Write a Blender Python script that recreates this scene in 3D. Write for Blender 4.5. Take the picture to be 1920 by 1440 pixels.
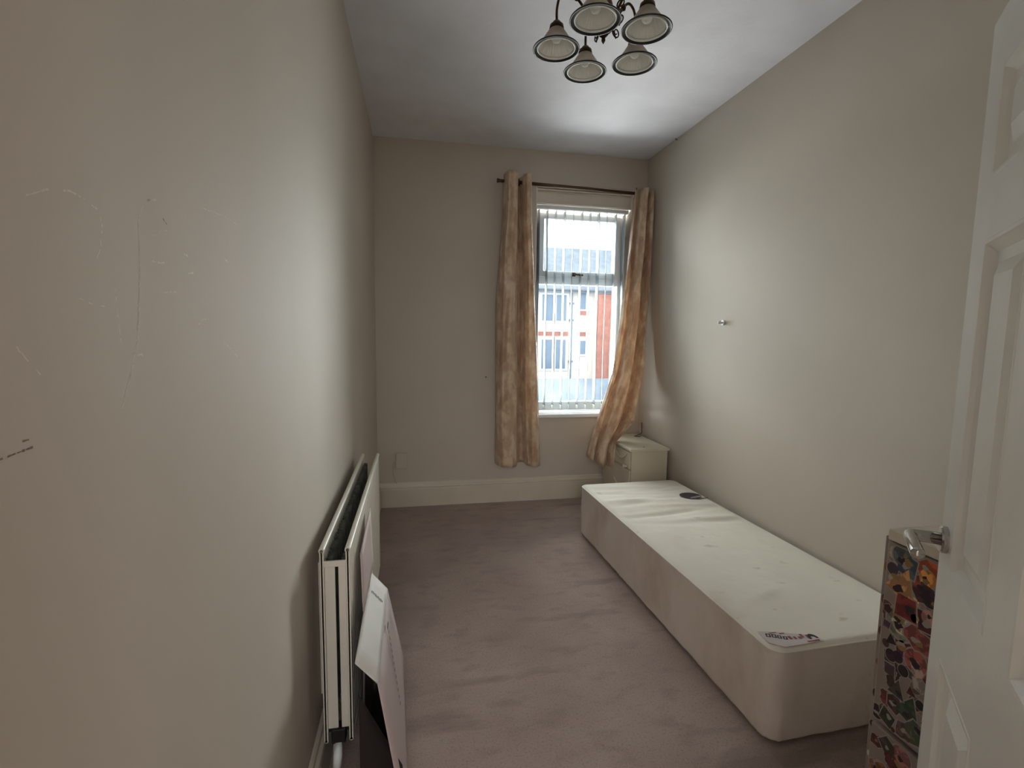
import bpy, bmesh, math, random
from mathutils import Vector, Matrix
random.seed(7)
for o in list(bpy.data.objects): bpy.data.objects.remove(o)
C = bpy.context.scene.collection
SC = bpy.context.scene

# ------------------------------------------------------------------ camera
F, YAW, PITCH, ROLL = 921.34, 0.1931, -0.1010, 0.0135
fw = Vector((math.sin(YAW)*math.cos(PITCH), math.cos(YAW)*math.cos(PITCH), math.sin(PITCH)))
rt = Vector((math.cos(YAW), -math.sin(YAW), 0)); up = rt.cross(fw)
r2 = rt*math.cos(ROLL)+up*math.sin(ROLL); u2 = -rt*math.sin(ROLL)+up*math.cos(ROLL)
cd = bpy.data.cameras.new('camera'); cam = bpy.data.objects.new('camera', cd); C.objects.link(cam)
cd.sensor_fit = 'HORIZONTAL'; cd.sensor_width = 36; cd.lens = F/1920*36; cd.clip_start = .02; cd.clip_end = 200
m = Matrix((r2, u2, -fw)).transposed().to_4x4(); m.translation = Vector((0, 0, 1.4)); cam.matrix_world = m
SC.camera = cam

# ------------------------------------------------------------------ world + lights + exposure
W = bpy.data.worlds.new('overcast_sky'); SC.world = W; W.use_nodes = True
bg = W.node_tree.nodes['Background']; bg.inputs[0].default_value = (.90, .95, 1, 1); bg.inputs[1].default_value = 2.1
def area(name, loc, target, sx, sy, power, col, spread=180):
    l = bpy.data.lights.new(name, 'AREA'); l.shape = 'RECTANGLE'; l.size = sx; l.size_y = sy; l.energy = power; l.color = col
    l.spread = math.radians(spread)
    o = bpy.data.objects.new(name, l); C.objects.link(o); o.location = loc
    d = Vector(target)-Vector(loc); o.rotation_euler = d.to_track_quat('-Z', 'Y').to_euler(); return o
area('sky_fill', (1.4, 9.5, 7.6), (1.3, 3.9, 1.4), 16, 4.5, 2600, (1, .985, .96))  # extra lamp added outside, above the view, to boost the sky's light indoors
area('side_wall_fill', (11.5, 15, 3.2), (1.3, 4.1, 1.6), 7.5, 7, 8600, (1, .985, .96))  # added lamp out of view, brightens the left wall
area('side_wall_fill', (-3.3, 14, 3.2), (1.3, 4.1, 1.6), 8.6, 7, 5300, (1, .985, .94))  # its mirror, also added out of view, for the right wall and door
area('ceiling_fill', (1.3, 9.5, -2.4), (1.3, 4, 2.0), 9, 4.0, 1500, (1, .97, .92))  # unseen lamp added below the view to lift the ceiling
area('hallway_fill', (-.15, -1.7, 1.9), (1.1, 1.5, 1.0), 1.0, 1.4, 24, (1, .97, .96))  # unseen fill lamp added behind the camera
SC.view_settings.view_transform = 'Standard'; SC.view_settings.look = 'None'
SC.view_settings.gamma = 1; SC.view_settings.use_curve_mapping = False; SC.view_settings.exposure = 0.55

# ------------------------------------------------------------------ materials
def lin(c): return tuple(((v/255+.055)/1.055)**2.4 if v/255 > .04045 else v/255/12.92 for v in c)
def mat(name, rgb, rough=.8, metal=0, rgb2=None, scale=5, detail=4, bump=0, bscale=60, spec=.5, trans=0, stretch=None, lo=.35, hi=.65, coat=0, sheen=0):
    m = bpy.data.materials.new(name); m.use_nodes = True; nt = m.node_tree; N = nt.nodes; L = nt.links
    b = N['Principled BSDF']; b.inputs['Roughness'].default_value = rough; b.inputs['Metallic'].default_value = metal
    b.inputs['Specular IOR Level'].default_value = spec; b.inputs['Coat Weight'].default_value = coat; b.inputs['Sheen Weight'].default_value = sheen
    tc = N.new('ShaderNodeTexCoord'); vec = tc.outputs['Object']
    if stretch:
        mp = N.new('ShaderNodeMapping'); mp.inputs['Scale'].default_value = stretch; L.new(vec, mp.inputs[0]); vec = mp.outputs[0]
    c = (*lin(rgb), 1); b.inputs['Base Color'].default_value = c
    n = N.new('ShaderNodeTexNoise'); n.inputs['Scale'].default_value = scale; n.inputs['Detail'].default_value = detail; L.new(vec, n.inputs[0])
    r = N.new('ShaderNodeValToRGB'); r.color_ramp.elements[0].position = lo; r.color_ramp.elements[1].position = hi
    r.color_ramp.elements[0].color = c; r.color_ramp.elements[1].color = (*lin(rgb2 or tuple(min(255, v*1.03) for v in rgb)), 1)
    L.new(n.outputs['Fac'], r.inputs[0]); L.new(r.outputs[0], b.inputs['Base Color'])
    if bump:
        n2 = N.new('ShaderNodeTexNoise'); n2.inputs['Scale'].default_value = bscale; n2.inputs['Detail'].default_value = 5; L.new(vec, n2.inputs[0])
        bp = N.new('ShaderNodeBump'); bp.inputs['Strength'].default_value = bump; bp.inputs['Distance'].default_value = .01
        L.new(n2.outputs['Fac'], bp.inputs['Height']); L.new(bp.outputs[0], b.inputs['Normal'])
    if trans:
        tr = N.new('ShaderNodeBsdfTranslucent'); L.new(r.outputs[0], tr.inputs[0])
        mx = N.new('ShaderNodeMixShader'); mx.inputs[0].default_value = trans
        L.new(b.outputs[0], mx.inputs[1]); L.new(tr.outputs[0], mx.inputs[2]); L.new(mx.outputs[0], N['Material Output'].inputs[0])
    return m
def layer(m, rgb, scale, lo, hi, stretch=(1, 1, 1), amt=1, kind='noise'):
    """mix a second colour in over a material by a noise mask"""
    nt = m.node_tree; N = nt.nodes; L = nt.links; b = N['Principled BSDF']; src = b.inputs['Base Color'].links[0].from_socket
    tc = N.new('ShaderNodeTexCoord'); mp = N.new('ShaderNodeMapping'); mp.inputs['Scale'].default_value = stretch; mp.inputs['Location'].default_value = (scale, 3, 1)
    L.new(tc.outputs['Object'], mp.inputs[0])
    n = N.new('ShaderNodeTexNoise'); n.inputs['Scale'].default_value = scale; n.inputs['Detail'].default_value = 6; L.new(mp.outputs[0], n.inputs[0])
    r = N.new('ShaderNodeMapRange'); r.inputs[1].default_value = lo; r.inputs[2].default_value = hi; r.inputs[4].default_value = amt
    L.new(n.outputs['Fac'], r.inputs[0])
    mx = N.new('ShaderNodeMix'); mx.data_type = 'RGBA'; L.new(r.outputs[0], mx.inputs[0]); L.new(src, mx.inputs[6]); mx.inputs[7].default_value = (*lin(rgb), 1)
    for l in list(b.inputs['Base Color'].links): L.remove(l)
    L.new(mx.outputs[2], b.inputs['Base Color']); return m

M = {}
M['wall'] = mat('beige_wall_paint', (201, 192, 179), .6, rgb2=(206, 197, 185), scale=1.3, bump=.05, bscale=35, spec=.35)
M['ceiling'] = mat('white_ceiling_paint', (224, 224, 230), .85, bump=.1, bscale=40)
M['carpet'] = mat('mauve_brown_carpet', (190, 169, 159), .95, rgb2=(207, 187, 176), scale=3.0, detail=8, bump=.9, bscale=420, spec=.1, sheen=.25)
layer(M['carpet'], (158, 136, 128), 7, .52, .75, (1, 2.2, 1), .6)
layer(M['carpet'], (220, 202, 192), 190, .5, .68, (1, 1, 1), .45)
layer(M['carpet'], (120, 100, 92), 120, .54, .7, (1, 1, 1), .4)
layer(M['carpet'], (140, 118, 110), 1.8, .62, .7, (.6, 3, 1), .5)
M['trim'] = mat('cream_gloss_paint', (214, 206, 190), .4, bump=.05, bscale=20)
M['head_board'] = mat('window_lining_paint', (228, 218, 206), .45)
M['upvc'] = mat('white_plastic', (232, 236, 238), .3)
M['door'] = mat('white_satin_door_paint', (236, 236, 231), .33, bump=.06, bscale=90)
M['chrome'] = mat('polished_chrome', (190, 186, 182), .12, 1)
M['rad'] = mat('white_radiator_enamel', (222, 218, 206), .35)
M['fin'] = mat('grey_convector_steel', (112, 112, 100), .7, rgb2=(70, 74, 68), scale=25)  # two dark greys mottled by noise
M['black'] = mat('black_rubber', (22, 20, 20), .6)
M['bronze'] = mat('antique_bronze', (88, 66, 50), .38, .9, rgb2=(58, 42, 34), scale=30)
M['rod'] = mat('brown_metal_rod', (92, 72, 56), .4, .6)
M['curtain'] = mat('gold_damask_satin', (216, 187, 157), .34, rgb2=(240, 219, 192), scale=9, detail=6, bump=.35, bscale=26, trans=.3, stretch=(1.6, 1.6, .9), lo=.42, hi=.58, sheen=.4)
layer(M['curtain'], (190, 156, 126), 12, .52, .58, (1.4, 1.4, .8), .6)
M['slat'] = mat('pale_blind_fabric', (172, 180, 185), .8, trans=.32)
M['weight'] = mat('greenish_white_weight', (222, 228, 218), .5)
M['bed'] = mat('cream_damask_ticking', (226, 220, 205), .75, rgb2=(233, 228, 214), scale=3, bump=.25, bscale=14, sheen=.2)
M['bed_side'] = mat('cream_side_ticking', (232, 222, 212), .78, rgb2=(226, 214, 202), scale=4, bump=.3, bscale=60, sheen=.2)
layer(M['bed_side'], (196, 172, 148), 3.2, .5, .72, (1.3, 1.3, .7), .6)
layer(M['bed_side'], (190, 176, 160), 5, .55, .75, (1.5, 1.5, .5), .3)
layer(M['bed'], (196, 178, 150), 2.2, .56, .75, (1, 1, 1), .5)
layer(M['bed'], (178, 160, 130), 9, .66, .74, (1, 1.8, 1), .5)
M['card'] = mat('white_printed_card', (214, 212, 206), .6)
M['card_pink'] = mat('pinkish_card', (186, 170, 166), .65)
M['card_in'] = mat('shaded_card_inside', (36, 26, 24), .9)  # brown card, darkened so its colour carries the shade inside the box
M['print'] = mat('grey_print_ink', (112, 112, 112), .7)
M['printd'] = mat('dark_print_ink', (52, 48, 50), .7)
M['glassw'] = mat('alabaster_glass', (212, 200, 182), .35, rgb2=(190, 174, 156), scale=14, trans=.5, coat=.4)
M['glassin'] = mat('ribbed_frosted_glass', (244, 246, 242), .3, trans=.2, coat=.3)
M['rim'] = mat('dark_pewter_rim', (24, 28, 28), .3, .2)
M['wood_white'] = mat('white_painted_wood', (214, 204, 184), .45, bump=.04)
M['scuff'] = mat('pale_scuff', (224, 219, 209), .8)
M['scuffd'] = mat('dark_scuff', (140, 129, 116), .8)
M['brick'] = mat('red_brick', (186, 128, 112), .9, rgb2=(170, 112, 98), scale=3)
M['render'] = mat('cream_render', (224, 216, 204), .9)
M['slate'] = mat('grey_roof_slate', (140, 148, 156), .7, rgb2=(118, 128, 138), scale=1.6, detail=10)
M['bluewin'] = mat('dark_reflecting_panes', (118, 134, 152), .15)
M['ground'] = mat('grey_road', (150, 156, 164), .9)
g = bpy.data.materials.new('clear_window_glass'); g.use_nodes = True; nt = g.node_tree
for n in list(nt.nodes): nt.nodes.remove(n)
o_ = nt.nodes.new('ShaderNodeOutputMaterial'); t_ = nt.nodes.new('ShaderNodeBsdfTransparent'); t_.inputs[0].default_value = (.95, .98, .98, 1)
gl = nt.nodes.new('ShaderNodeBsdfGlossy'); gl.inputs['Roughness'].default_value = .02; mx = nt.nodes.new('ShaderNodeMixShader'); fr = nt.nodes.new('ShaderNodeFresnel')
fr.inputs[0].default_value = 1.3
nt.links.new(fr.outputs[0], mx.inputs[0]); nt.links.new(t_.outputs[0], mx.inputs[1]); nt.links.new(gl.outputs[0], mx.inputs[2]); nt.links.new(mx.outputs[0], o_.inputs[0])
M['glass'] = g

# ------------------------------------------------------------------ mesh helpers
class MB:
    def __init__(s): s.v = []; s.f = []; s.mi = []; s.cur = 0
    def add(s, vs, fs):
        k = len(s.v); s.v += [tuple(v) for v in vs]
        for f in fs: s.f.append([k+i for i in f]); s.mi.append(s.cur)
        return s
    def box(s, x0, x1, y0, y1, z0, z1):
        vs = [(x, y, z) for x in (x0, x1) for y in (y0, y1) for z in (z0, z1)]
        return s.add(vs, [(0, 1, 3, 2), (4, 6, 7, 5), (0, 4, 5, 1), (2, 3, 7, 6), (0, 2, 6, 4), (1, 5, 7, 3)])
    def frustum(s, a, b, ya, yb):   # a,b rects (x0,x1,z0,z1) at local y=ya (outer) and yb
        A = [(a[0], ya, a[2]), (a[1], ya, a[2]), (a[1], ya, a[3]), (a[0], ya, a[3])]
        B = [(b[0], yb, b[2]), (b[1], yb, b[2]), (b[1], yb, b[3]), (b[0], yb, b[3])]
        return s.add(A+B, [(i, (i+1) % 4, 4+(i+1) % 4, 4+i) for i in range(4)]+[(4, 5, 6, 7)])
    def tube(s, pts, r, n=10, caps=True):
        pts = [Vector(p) for p in pts]; rs = r if isinstance(r, (list, tuple)) else [r]*len(pts)
        k = len(s.v); prev = None
        for i, p in enumerate(pts):
            d = (pts[min(i+1, len(pts)-1)]-pts[max(i-1, 0)]).normalized()
            if prev is None: a = d.orthogonal().normalized()
            else:
                a = prev-d*prev.dot(d); a = a.normalized() if a.length > 1e-6 else d.orthogonal().normalized()
            prev = a; b = d.cross(a)
            for j in range(n):
                t = 2*math.pi*j/n; s.v.append(tuple(p+(a*math.cos(t)+b*math.sin(t))*rs[i]))
        for i in range(len(pts)-1):
            for j in range(n):
                s.f.append([k+i*n+j, k+i*n+(j+1) % n, k+(i+1)*n+(j+1) % n, k+(i+1)*n+j]); s.mi.append(s.cur)
        if caps:
            s.f.append([k+j for j in range(n)][::-1]); s.mi.append(s.cur)
            s.f.append([k+(len(pts)-1)*n+j for j in range(n)]); s.mi.append(s.cur)
        return s
    def lathe(s, prof, c=(0, 0, 0), n=40, tilt=None):
        k = len(s.v); R = tilt or Matrix.Identity(3)
        for (r, z) in prof:
            for j in range(n):
                t = 2*math.pi*j/n; s.v.append(tuple(Vector(c)+R @ Vector((r*math.cos(t), r*math.sin(t), z))))
        for i in range(len(prof)-1):
            for j in range(n):
                s.f.append([k+i*n+j, k+i*n+(j+1) % n, k+(i+1)*n+(j+1) % n, k+(i+1)*n+j]); s.mi.append(s.cur)
        return s
    def build(s, name, mats, parent=None, smooth=False, bevel=0, seg=2, solid=0):
        org = Vector(parent['_o']) if parent is not None and '_o' in parent else Vector((0, 0, 0))
        me = bpy.data.meshes.new(name); me.from_pydata([tuple(Vector(v)-org) for v in s.v], [], s.f)
        mats = mats if isinstance(mats, (list, tuple)) else [mats]
        for m in mats: me.materials.append(m)
        me.polygons.foreach_set('material_index', s.mi)
        bm = bmesh.new(); bm.from_mesh(me); bmesh.ops.recalc_face_normals(bm, faces=bm.faces); bm.to_mesh(me); bm.free()
        o = bpy.data.objects.new(name, me); C.objects.link(o)
        if parent is not None: o.parent = parent; o['_o'] = tuple(org)
        if smooth:
            for p in me.polygons: p.use_smooth = True
        if solid:
            md = o.modifiers.new('thick', 'SOLIDIFY'); md.thickness = solid; md.offset = 0
        if bevel:
            md = o.modifiers.new('bevel', 'BEVEL'); md.width = bevel; md.segments = seg; md.limit_method = 'ANGLE'
        return o
def thing(name, label, cat, loc, rotz=0, group=None, local=False):
    o = bpy.data.objects.new(name, None); C.objects.link(o); o.location = loc; o.rotation_euler = (0, 0, rotz); o.empty_display_size = .1
    o['label'] = label; o['category'] = cat; o['_o'] = (0, 0, 0) if local else tuple(loc)
    if group: o['group'] = group
    return o
def tag(o, label, cat, group=None):
    o['label'] = label; o['category'] = cat
    if group: o['group'] = group
    return o
def struct(o): o['kind'] = 'structure'; return o

# ------------------------------------------------------------------ room shell
XL, XR, YB, YF, H = -.308, 1.904, 3.962, .22, 2.858
OX0, OX1, OZ0, OZ1 = .95, 1.79, .70, 2.605          # window opening
struct(MB().box(XL-.15, XR+.15, -3, YB+.3, -.1, 0).build('floor', M['carpet']))
struct(MB().box(XL-.15, XR+.15, YF-.13, YB+.3, H, H+.1).build('ceiling', M['ceiling']))
wl = struct(MB().box(XL-.15, XL, YF, YB, 0, H).build('wall_left', M['wall']))
wr = struct(MB().box(XR, XR+.15, YF, YB, 0, H).build('wall_right', M['wall']))
b = MB(); b.box(XL-.15, OX0, YB, YB+.28, 0, H).box(OX1, XR+.15, YB, YB+.28, 0, H).box(OX0, OX1, YB, YB+.28, 0, OZ0).box(OX0, OX1, YB, YB+.28, OZ1, H)
wb = struct(b.build('wall_back', M['wall']))
b = MB(); b.box(XL-.15, -.27, YF-.13, YF, 0, H).box(.545, XR+.15, YF-.13, YF, 0, H).box(-.27, .545, YF-.13, YF, 2.03, H)
struct(b.build('wall_front', M['wall']))
# hallway behind the camera
b = MB(); b.box(-1.2, -1.1, -3, YF-.13, 0, 2.7).box(1.5, 1.6, -3, YF-.13, 0, 2.7).box(-1.2, 1.6, -3.1, -3, 0, 2.7)
struct(b.build('wall_hallway', M['wall']))
struct(MB().box(-1.2, 1.6, -3.1, YF-.13, 2.7, 2.8).build('ceiling_hallway', M['ceiling']))
struct(MB().box(-1.1, 1.5, -3, YF-.13, 0.0, .004).build('floor_hallway', M['carpet']))
b = MB(); b.box(-.27, -.245, YF-.15, YF+.0, 0, 2.03).box(.545, .57, YF-.15, YF+.0, 0, 2.03).box(-.27, .57, YF-.15, YF, 2.005, 2.03)
struct(b.build('trim_1', M['trim'], bevel=.003))

def skirting(name, p0, p1, nrm, h=.2):
    """moulded skirting board from p0 to p1, standing out along nrm"""
    prof = [(0, 0), (.024, 0), (.024, h*.74), (.020, h*.77), (.026, h*.80), (.024, h*.86), (.014, h*.90), (.012, h*.96), (.004, h), (0, h)]
    b = MB(); k = len(prof); vs = []
    for p in (p0, p1): vs += [(p[0]+nrm[0]*d, p[1]+nrm[1]*d, z) for d, z in prof]
    b.add(vs, [(i, (i+1) % k, k+(i+1) % k, k+i) for i in range(k)]+[tuple(range(k)), tuple(range(k, 2*k))])
    return struct(b.build(name, M['trim'], bevel=.0015))
skirting('baseboard_back', (XL, YB), (XR, YB), (0, -1), .199)
skirting('baseboard_left', (XL, YF), (XL, YB-.03), (1, 0), .17)
skirting('baseboard_right', (XR, YF), (XR, YB-.03), (-1, 0), .17)

# ------------------------------------------------------------------ window (frame, transom, panes, sill, lining board)
FX0, FX1, FZ0, FZ1, FY0, FY1 = .955, 1.785, .745, 2.455, 4.09, 4.15
b = MB()
b.box(FX0, FX0+.06, FY0, FY1, FZ0, FZ1).box(FX1-.065, FX1, FY0, FY1, FZ0, FZ1).box(FX0+.06, FX1-.065, FY0, FY1, FZ1-.055, FZ1)
b.box(FX0+.06, FX1-.065, FY0, FY1, 1.825, 1.885).box(FX0+.06, FX1-.065, FY0, FY1, FZ0, FZ0+.075)
win = struct(b.build('window_1', M['upvc'], bevel=.004))
win['_o'] = (0, 0, 0)
b = MB(); x0, x1, z0, z1 = FX0+.05, FX1-.055, 1.885, FZ1-.045   # opening top light
b.box(x0, x0+.05, FY0-.012, FY1-.01, z0, z1).box(x1-.05, x1, FY0-.012, FY1-.01, z0, z1).box(x0+.05, x1-.05, FY0-.012, FY1-.01, z1-.05, z1).box(x0+.05, x1-.05, FY0-.012, FY1-.01, z0, z0+.05)
sash = b.build('opening_sash', M['upvc'], win, bevel=.004)
b = MB(); b.box(1.30, 1.33, FY0-.03, FY0-.012, 1.895, 1.925).tube([(1.315, FY0-.03, 1.91), (1.315, FY0-.045, 1.91), (1.39, FY0-.045, 1.905)], .008)
b.build('sash_handle', M['rod'], sash, smooth=False)
MB().box(x0+.05, x1-.05, FY0+.02, FY0+.026, z0+.05, z1-.05).build('pane', M['glass'], win)
MB().box(FX0+.06, FX1-.065, FY0+.02, FY0+.026, FZ0+.075, 1.825).build('pane', M['glass'], win)
b = MB(); b.box(OX0-.02, OX1+.01, YB-.03, FY0+.01, .705, .735)
b.build('window_sill', M['upvc'], win, bevel=.006, seg=3)
b = MB(); b.box(OX0, OX1, 3.995, 4.02, 2.46, OZ1).box(OX0, OX1, 3.965, 3.995, 2.578, OZ1).box(OX0, OX1, 3.978, 3.995, 2.560, 2.572).box(OX0, OX1, 3.985, 3.995, 2.545, 2.552).box(OX0, OX1, 3.98, 4.02, 2.455, 2.47)
b.build('lining_board', M['head_board'], win, bevel=.003)
b = MB(); b.box(OX1-.012, OX1+.0, YB-.001, FY0+.01, OZ0+.04, OZ1).box(OX0, OX0+.012, YB-.001, FY0+.01, OZ0+.04, OZ1)
b.build('side_lining', M['head_board'], win, bevel=.002)

# vertical blind
bl = thing('vertical_blind', 'pale vertical louvre blind hanging open in the window recess', 'blind', (1.36, 4.035, .76))
MB().box(.975, 1.772, 4.015, 4.055, 2.425, 2.455).build('headrail', M['upvc'], bl, bevel=.003)
ang = [-3, 2, 5, 3, 14, 5, 8, 3, 20, 8, 7]
for i in range(11):
    x = .992+i*.0745; a = math.radians(ang[i]); d = Vector((math.sin(a), math.cos(a), 0)); nn = Vector((d.y, -d.x, 0))
    b = MB(); vs = []; nz = 8
    for k in range(nz+1):
        z = .80+(2.42-.80)*k/nz
        for j in range(5):
            t = (j/4-.5)*.082; cv = .004*(1-(2*j/4-1)**2)
            p = Vector((x, 4.036, z))+d*t+nn*(cv+.002*math.sin(k*1.3+i)); vs.append(p)
    b.add(vs, [(k*5+j, k*5+j+1, (k+1)*5+j+1, (k+1)*5+j) for k in range(nz) for j in range(4)])
    s_ = b.build('slat', M['slat'], bl, smooth=True, solid=.0012)
    b = MB(); q = Vector((x, 4.036, 0)); w = .0415
    b.add([q-d*w-nn*.002+Vector((0, 0, .765)), q+d*w-nn*.002+Vector((0, 0, .765)), q+d*w-nn*.002+Vector((0, 0, .80)), q-d*w-nn*.002+Vector((0, 0, .80)),
           q-d*w+nn*.003+Vector((0, 0, .765)), q+d*w+nn*.003+Vector((0, 0, .765)), q+d*w+nn*.003+Vector((0, 0, .80)), q-d*w+nn*.003+Vector((0, 0, .80))],
          [(0, 1, 2, 3), (4, 5, 6, 7), (0, 1, 5, 4), (2, 3, 7, 6), (0, 3, 7, 4), (1, 2, 6, 5)])
    b.build('bottom_weight', M['weight'], s_)
b = MB(); pts = [(.99+.745*k/60, 3.992, .775-.006*abs(math.sin(k*math.pi/6))) for k in range(61)]
b.tube(pts, .0018, 6); b.build('bottom_chain', M['upvc'], bl)

# ------------------------------------------------------------------ curtain pole and curtains
RY, RZ = 3.87, 2.575
cp = thing('curtain_pole', 'slim bronze curtain pole across the top of the window', 'curtain pole', (1.25, RY, RZ))
MB().tube([(.64, RY, RZ), (1.87, RY, RZ-.024)], .0125, 14).build('pole', M['rod'], cp, smooth=True)
for xx, s in ((.64, -1), (1.87, 1)):
    MB().tube([(xx, RY, RZ-(.024 if s > 0 else 0)), (xx+s*.006, RY, RZ-(.024 if s > 0 else 0)), (xx+s*.008, RY, RZ-(.024 if s > 0 else 0)), (xx+s*.022, RY, RZ-(.024 if s > 0 else 0))], [.012, .012, .016, .016], 14).build('finial', M['rod'], cp, smooth=False)
for xx in (.83, 1.81):
    MB().tube([(xx, YB, RZ-.032), (xx, RY, RZ-.032), (xx, RY, RZ-.012)], .006, 8).tube([(xx, YB, RZ-.032), (xx, YB-.008, RZ-.032)], .022, 14).build('bracket', M['rod'], cp)

def lerp_list(L_, t):
    for a, b_ in zip(L_, L_[1:]):
        if t <= b_[0]:
            k = (t-a[0])/(b_[0]-a[0]); return [p+(q-p)*k for p, q in zip(a[1:], b_[1:])]
    return list(L_[-1][1:])
def smooth_list(L_, t):
    # cosine eased interpolation
    for a, b_ in zip(L_, L_[1:]):
        if t <= b_[0]:
            k = (t-a[0])/(b_[0]-a[0]); k = (1-math.cos(k*math.pi))/2; return [p+(q-p)*k for p, q in zip(a[1:], b_[1:])]
    return list(L_[-1][1:])
def curtain(name, label, left, right, prof, hem, grp, eyelets, wr_amp=.006):
    """left/right: (v, x, y, z) edge polylines top to bottom; prof(v) -> list (u, dy)"""
    t = thing(name, label, 'curtain', (left[-1][1], left[-1][2], left[-1][3]), group=grp)
    NU, NV = 90, 70; b = MB(); vs = []
    for i in range(NV+1):
        v = i/NV; l = lerp_list(left, v); r = lerp_list(right, v); P = prof(v)
        for j in range(NU+1):
            u = j/NU; dy, = smooth_list(P, u)
            x = l[0]+(r[0]-l[0])*u; y = l[1]+(r[1]-l[1])*u; z = l[2]+(r[2]-l[2])*u
            if hem: z += hem(u)*max(0, (v-.85)/.15)
            y += dy + wr_amp*math.sin(v*17+u*9)*math.sin(u*23+v*5)*min(1, v*3)
            x += .004*math.sin(v*11+u*14)*min(1, v*4)
            vs.append((x, y, z))
    n = NU+1
    b.add(vs, [(i*n+j, i*n+j+1, (i+1)*n+j+1, (i+1)*n+j) for i in range(NV) for j in range(NU)])
    b.build('cloth', M['curtain'], t, smooth=True, solid=.002)
    for (ex, ey) in eyelets:
        e = MB(); tl = Matrix.Rotation(math.pi/2, 3, 'Y') @ Matrix.Rotation(.5, 3, 'X')
        e.lathe([(.018, -.003), (.027, -.002), (.027, .002), (.018, .003), (.018, -.003)], (ex, ey, RZ-.004), 20, tl)
        e.build('eyelet', M['rod'], t, smooth=True)
    return t
G = 'gold patterned curtains either side of the window'
fy = 3.825
def profL(v):
    g = .5+.02*math.sin(v*5)
    return [(0, .06), (.04, .0), (.12, -.05), (.28, -.065), (.42, -.05), (g-.01, .0), (g+.035, .09), (g+.10, .105), (g+.17, .07 if v < .8 else .105), (g+.215, -.01), (.80, -.05), (.92, -.055), (1, -.01)]
curtain('curtain', 'gold patterned eyelet curtain hanging straight at the left of the window',
        [(0, .672, fy, 2.628), (.15, .664, fy, 2.30), (.4, .628, fy, 1.70), (.65, .62, fy, 1.12), (1, .632, fy, .345)],
        [(0, .878, fy, 2.615), (.15, .885, fy, 2.30), (.4, .925, fy, 1.70), (.65, .955, fy, 1.12), (1, .992, fy, .335)],
        profL, None, G, [(.70, RY), (.79, RY), (.87, RY)])
def profR(v):
    return [(0, .03), (.05, .0), (.1, .04-.06*v), (.18, .03), (.27, -.05), (.43, -.075), (.55, -.03), (.62, .05), (.70, .045), (.8, -.03), (.92, -.03), (1, .015)]
curtain('curtain', 'gold patterned eyelet curtain swept sideways at the right of the window',
        [(0, 1.752, 3.83, 2.575), (.18, 1.718, 3.83, 2.18), (.30, 1.695, 3.83, 1.90), (.47, 1.658, 3.81, 1.53), (.67, 1.585, 3.78, 1.095), (.86, 1.44, 3.74, .70), (1, 1.36, 3.68, .42)],
        [(0, 1.893, 3.81, 2.565), (.25, 1.89, 3.81, 2.0), (.47, 1.878, 3.80, 1.535), (.67, 1.835, 3.76, 1.10), (.86, 1.76, 3.72, .71), (.95, 1.563, 3.62, .59), (1, 1.538, 3.58, .41)],
        profR, lambda u: -.035*math.sin(u*math.pi)-.03*u, G, [(1.768, RY), (1.82, RY), (1.865, RY)], .014)

# ------------------------------------------------------------------ things on the walls
jb = thing('cable_box', 'small beige painted cable box on the back wall above the skirting', 'cable box', (-.12, YB, .38))
MB().box(-.165, -.075, YB-.032, YB, .318, .442).build('cover', M['wall'], jb, bevel=.006, seg=3)
MB().tube([(-.165, YB-.012, .37), (-.185, YB-.01, .36), (-.188, YB-.01, .31), (-.178, YB-.01, .25), (-.165, YB-.012, .21), (-.163, YB-.012, .197)], .0045, 8).build('cable', M['wall'], jb, smooth=True)
hk = thing('wall_hook', 'small white plastic hook stuck alone on the right wall', 'hook', (XR, 2.815, 1.49))
MB().tube([(XR, 2.815, 1.49), (XR-.006, 2.815, 1.49)], .016, 16).build('base', M['upvc'], hk)
MB().tube([(XR-.004, 2.815, 1.49), (XR-.022, 2.813, 1.488), (XR-.028, 2.813, 1.49), (XR-.03, 2.813, 1.50)], [.006, .007, .010, .009], 12).build('peg', M['upvc'], hk, smooth=True)
sc = tag(MB().tube([(.557, YB, 1.05), (.557, YB-.004, 1.05)], [.008, .005], 8).build('screw', M['scuffd']), 'tiny dark screw head in the back wall left of the curtains', 'screw')
sc2 = tag(MB().tube([(XR, 3.50, H-.012), (XR-.016, 3.50, H-.004)], [.006, .003], 8).build('nail', M['scuffd']), 'tiny dark nail where the right wall meets the ceiling', 'nail')

wl['_o'] = (0, 0, 0)
def scuff(pts, w, m_, dashed=0):
    b = MB(); X = XL+.0002
    P = []
    for a, c in zip(pts, pts[1:]):
        n = max(2, int(math.dist(a, c)/.003))
        P += [(a[0]+(c[0]-a[0])*k/n, a[1]+(c[1]-a[1])*k/n) for k in range(n)]
    P.append(pts[-1])
    for i, (a, c) in enumerate(zip(P, P[1:])):
        if dashed and (random.random() < dashed): continue
        d = Vector((c[0]-a[0], c[1]-a[1])); 
        if d.length == 0: continue
        d.normalize(); n = Vector((-d.y, d.x))*w*random.uniform(.3, 1)/2
        j = random.uniform(-.4, .4)*w
        b.add([(X, a[0]+n.x+j, a[1]+n.y), (X, a[0]-n.x+j, a[1]-n.y), (X, c[0]-n.x+j, c[1]-n.y), (X, c[0]+n.x+j, c[1]+n.y)], [(0, 1, 2, 3)])
    o = b.build('scuff_mark', m_, wl); return o
scuff([(0.67, 1.552), (0.65, 1.537), (0.642, 1.518), (0.641, 1.489), (0.638, 1.459), (0.634, 1.434), (0.63, 1.41), (0.624, 1.386), (0.615, 1.369), (0.608, 1.352), (0.597, 1.335), (0.587, 1.316)], 0.0022, M['scuff'], 0.12)
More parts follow.
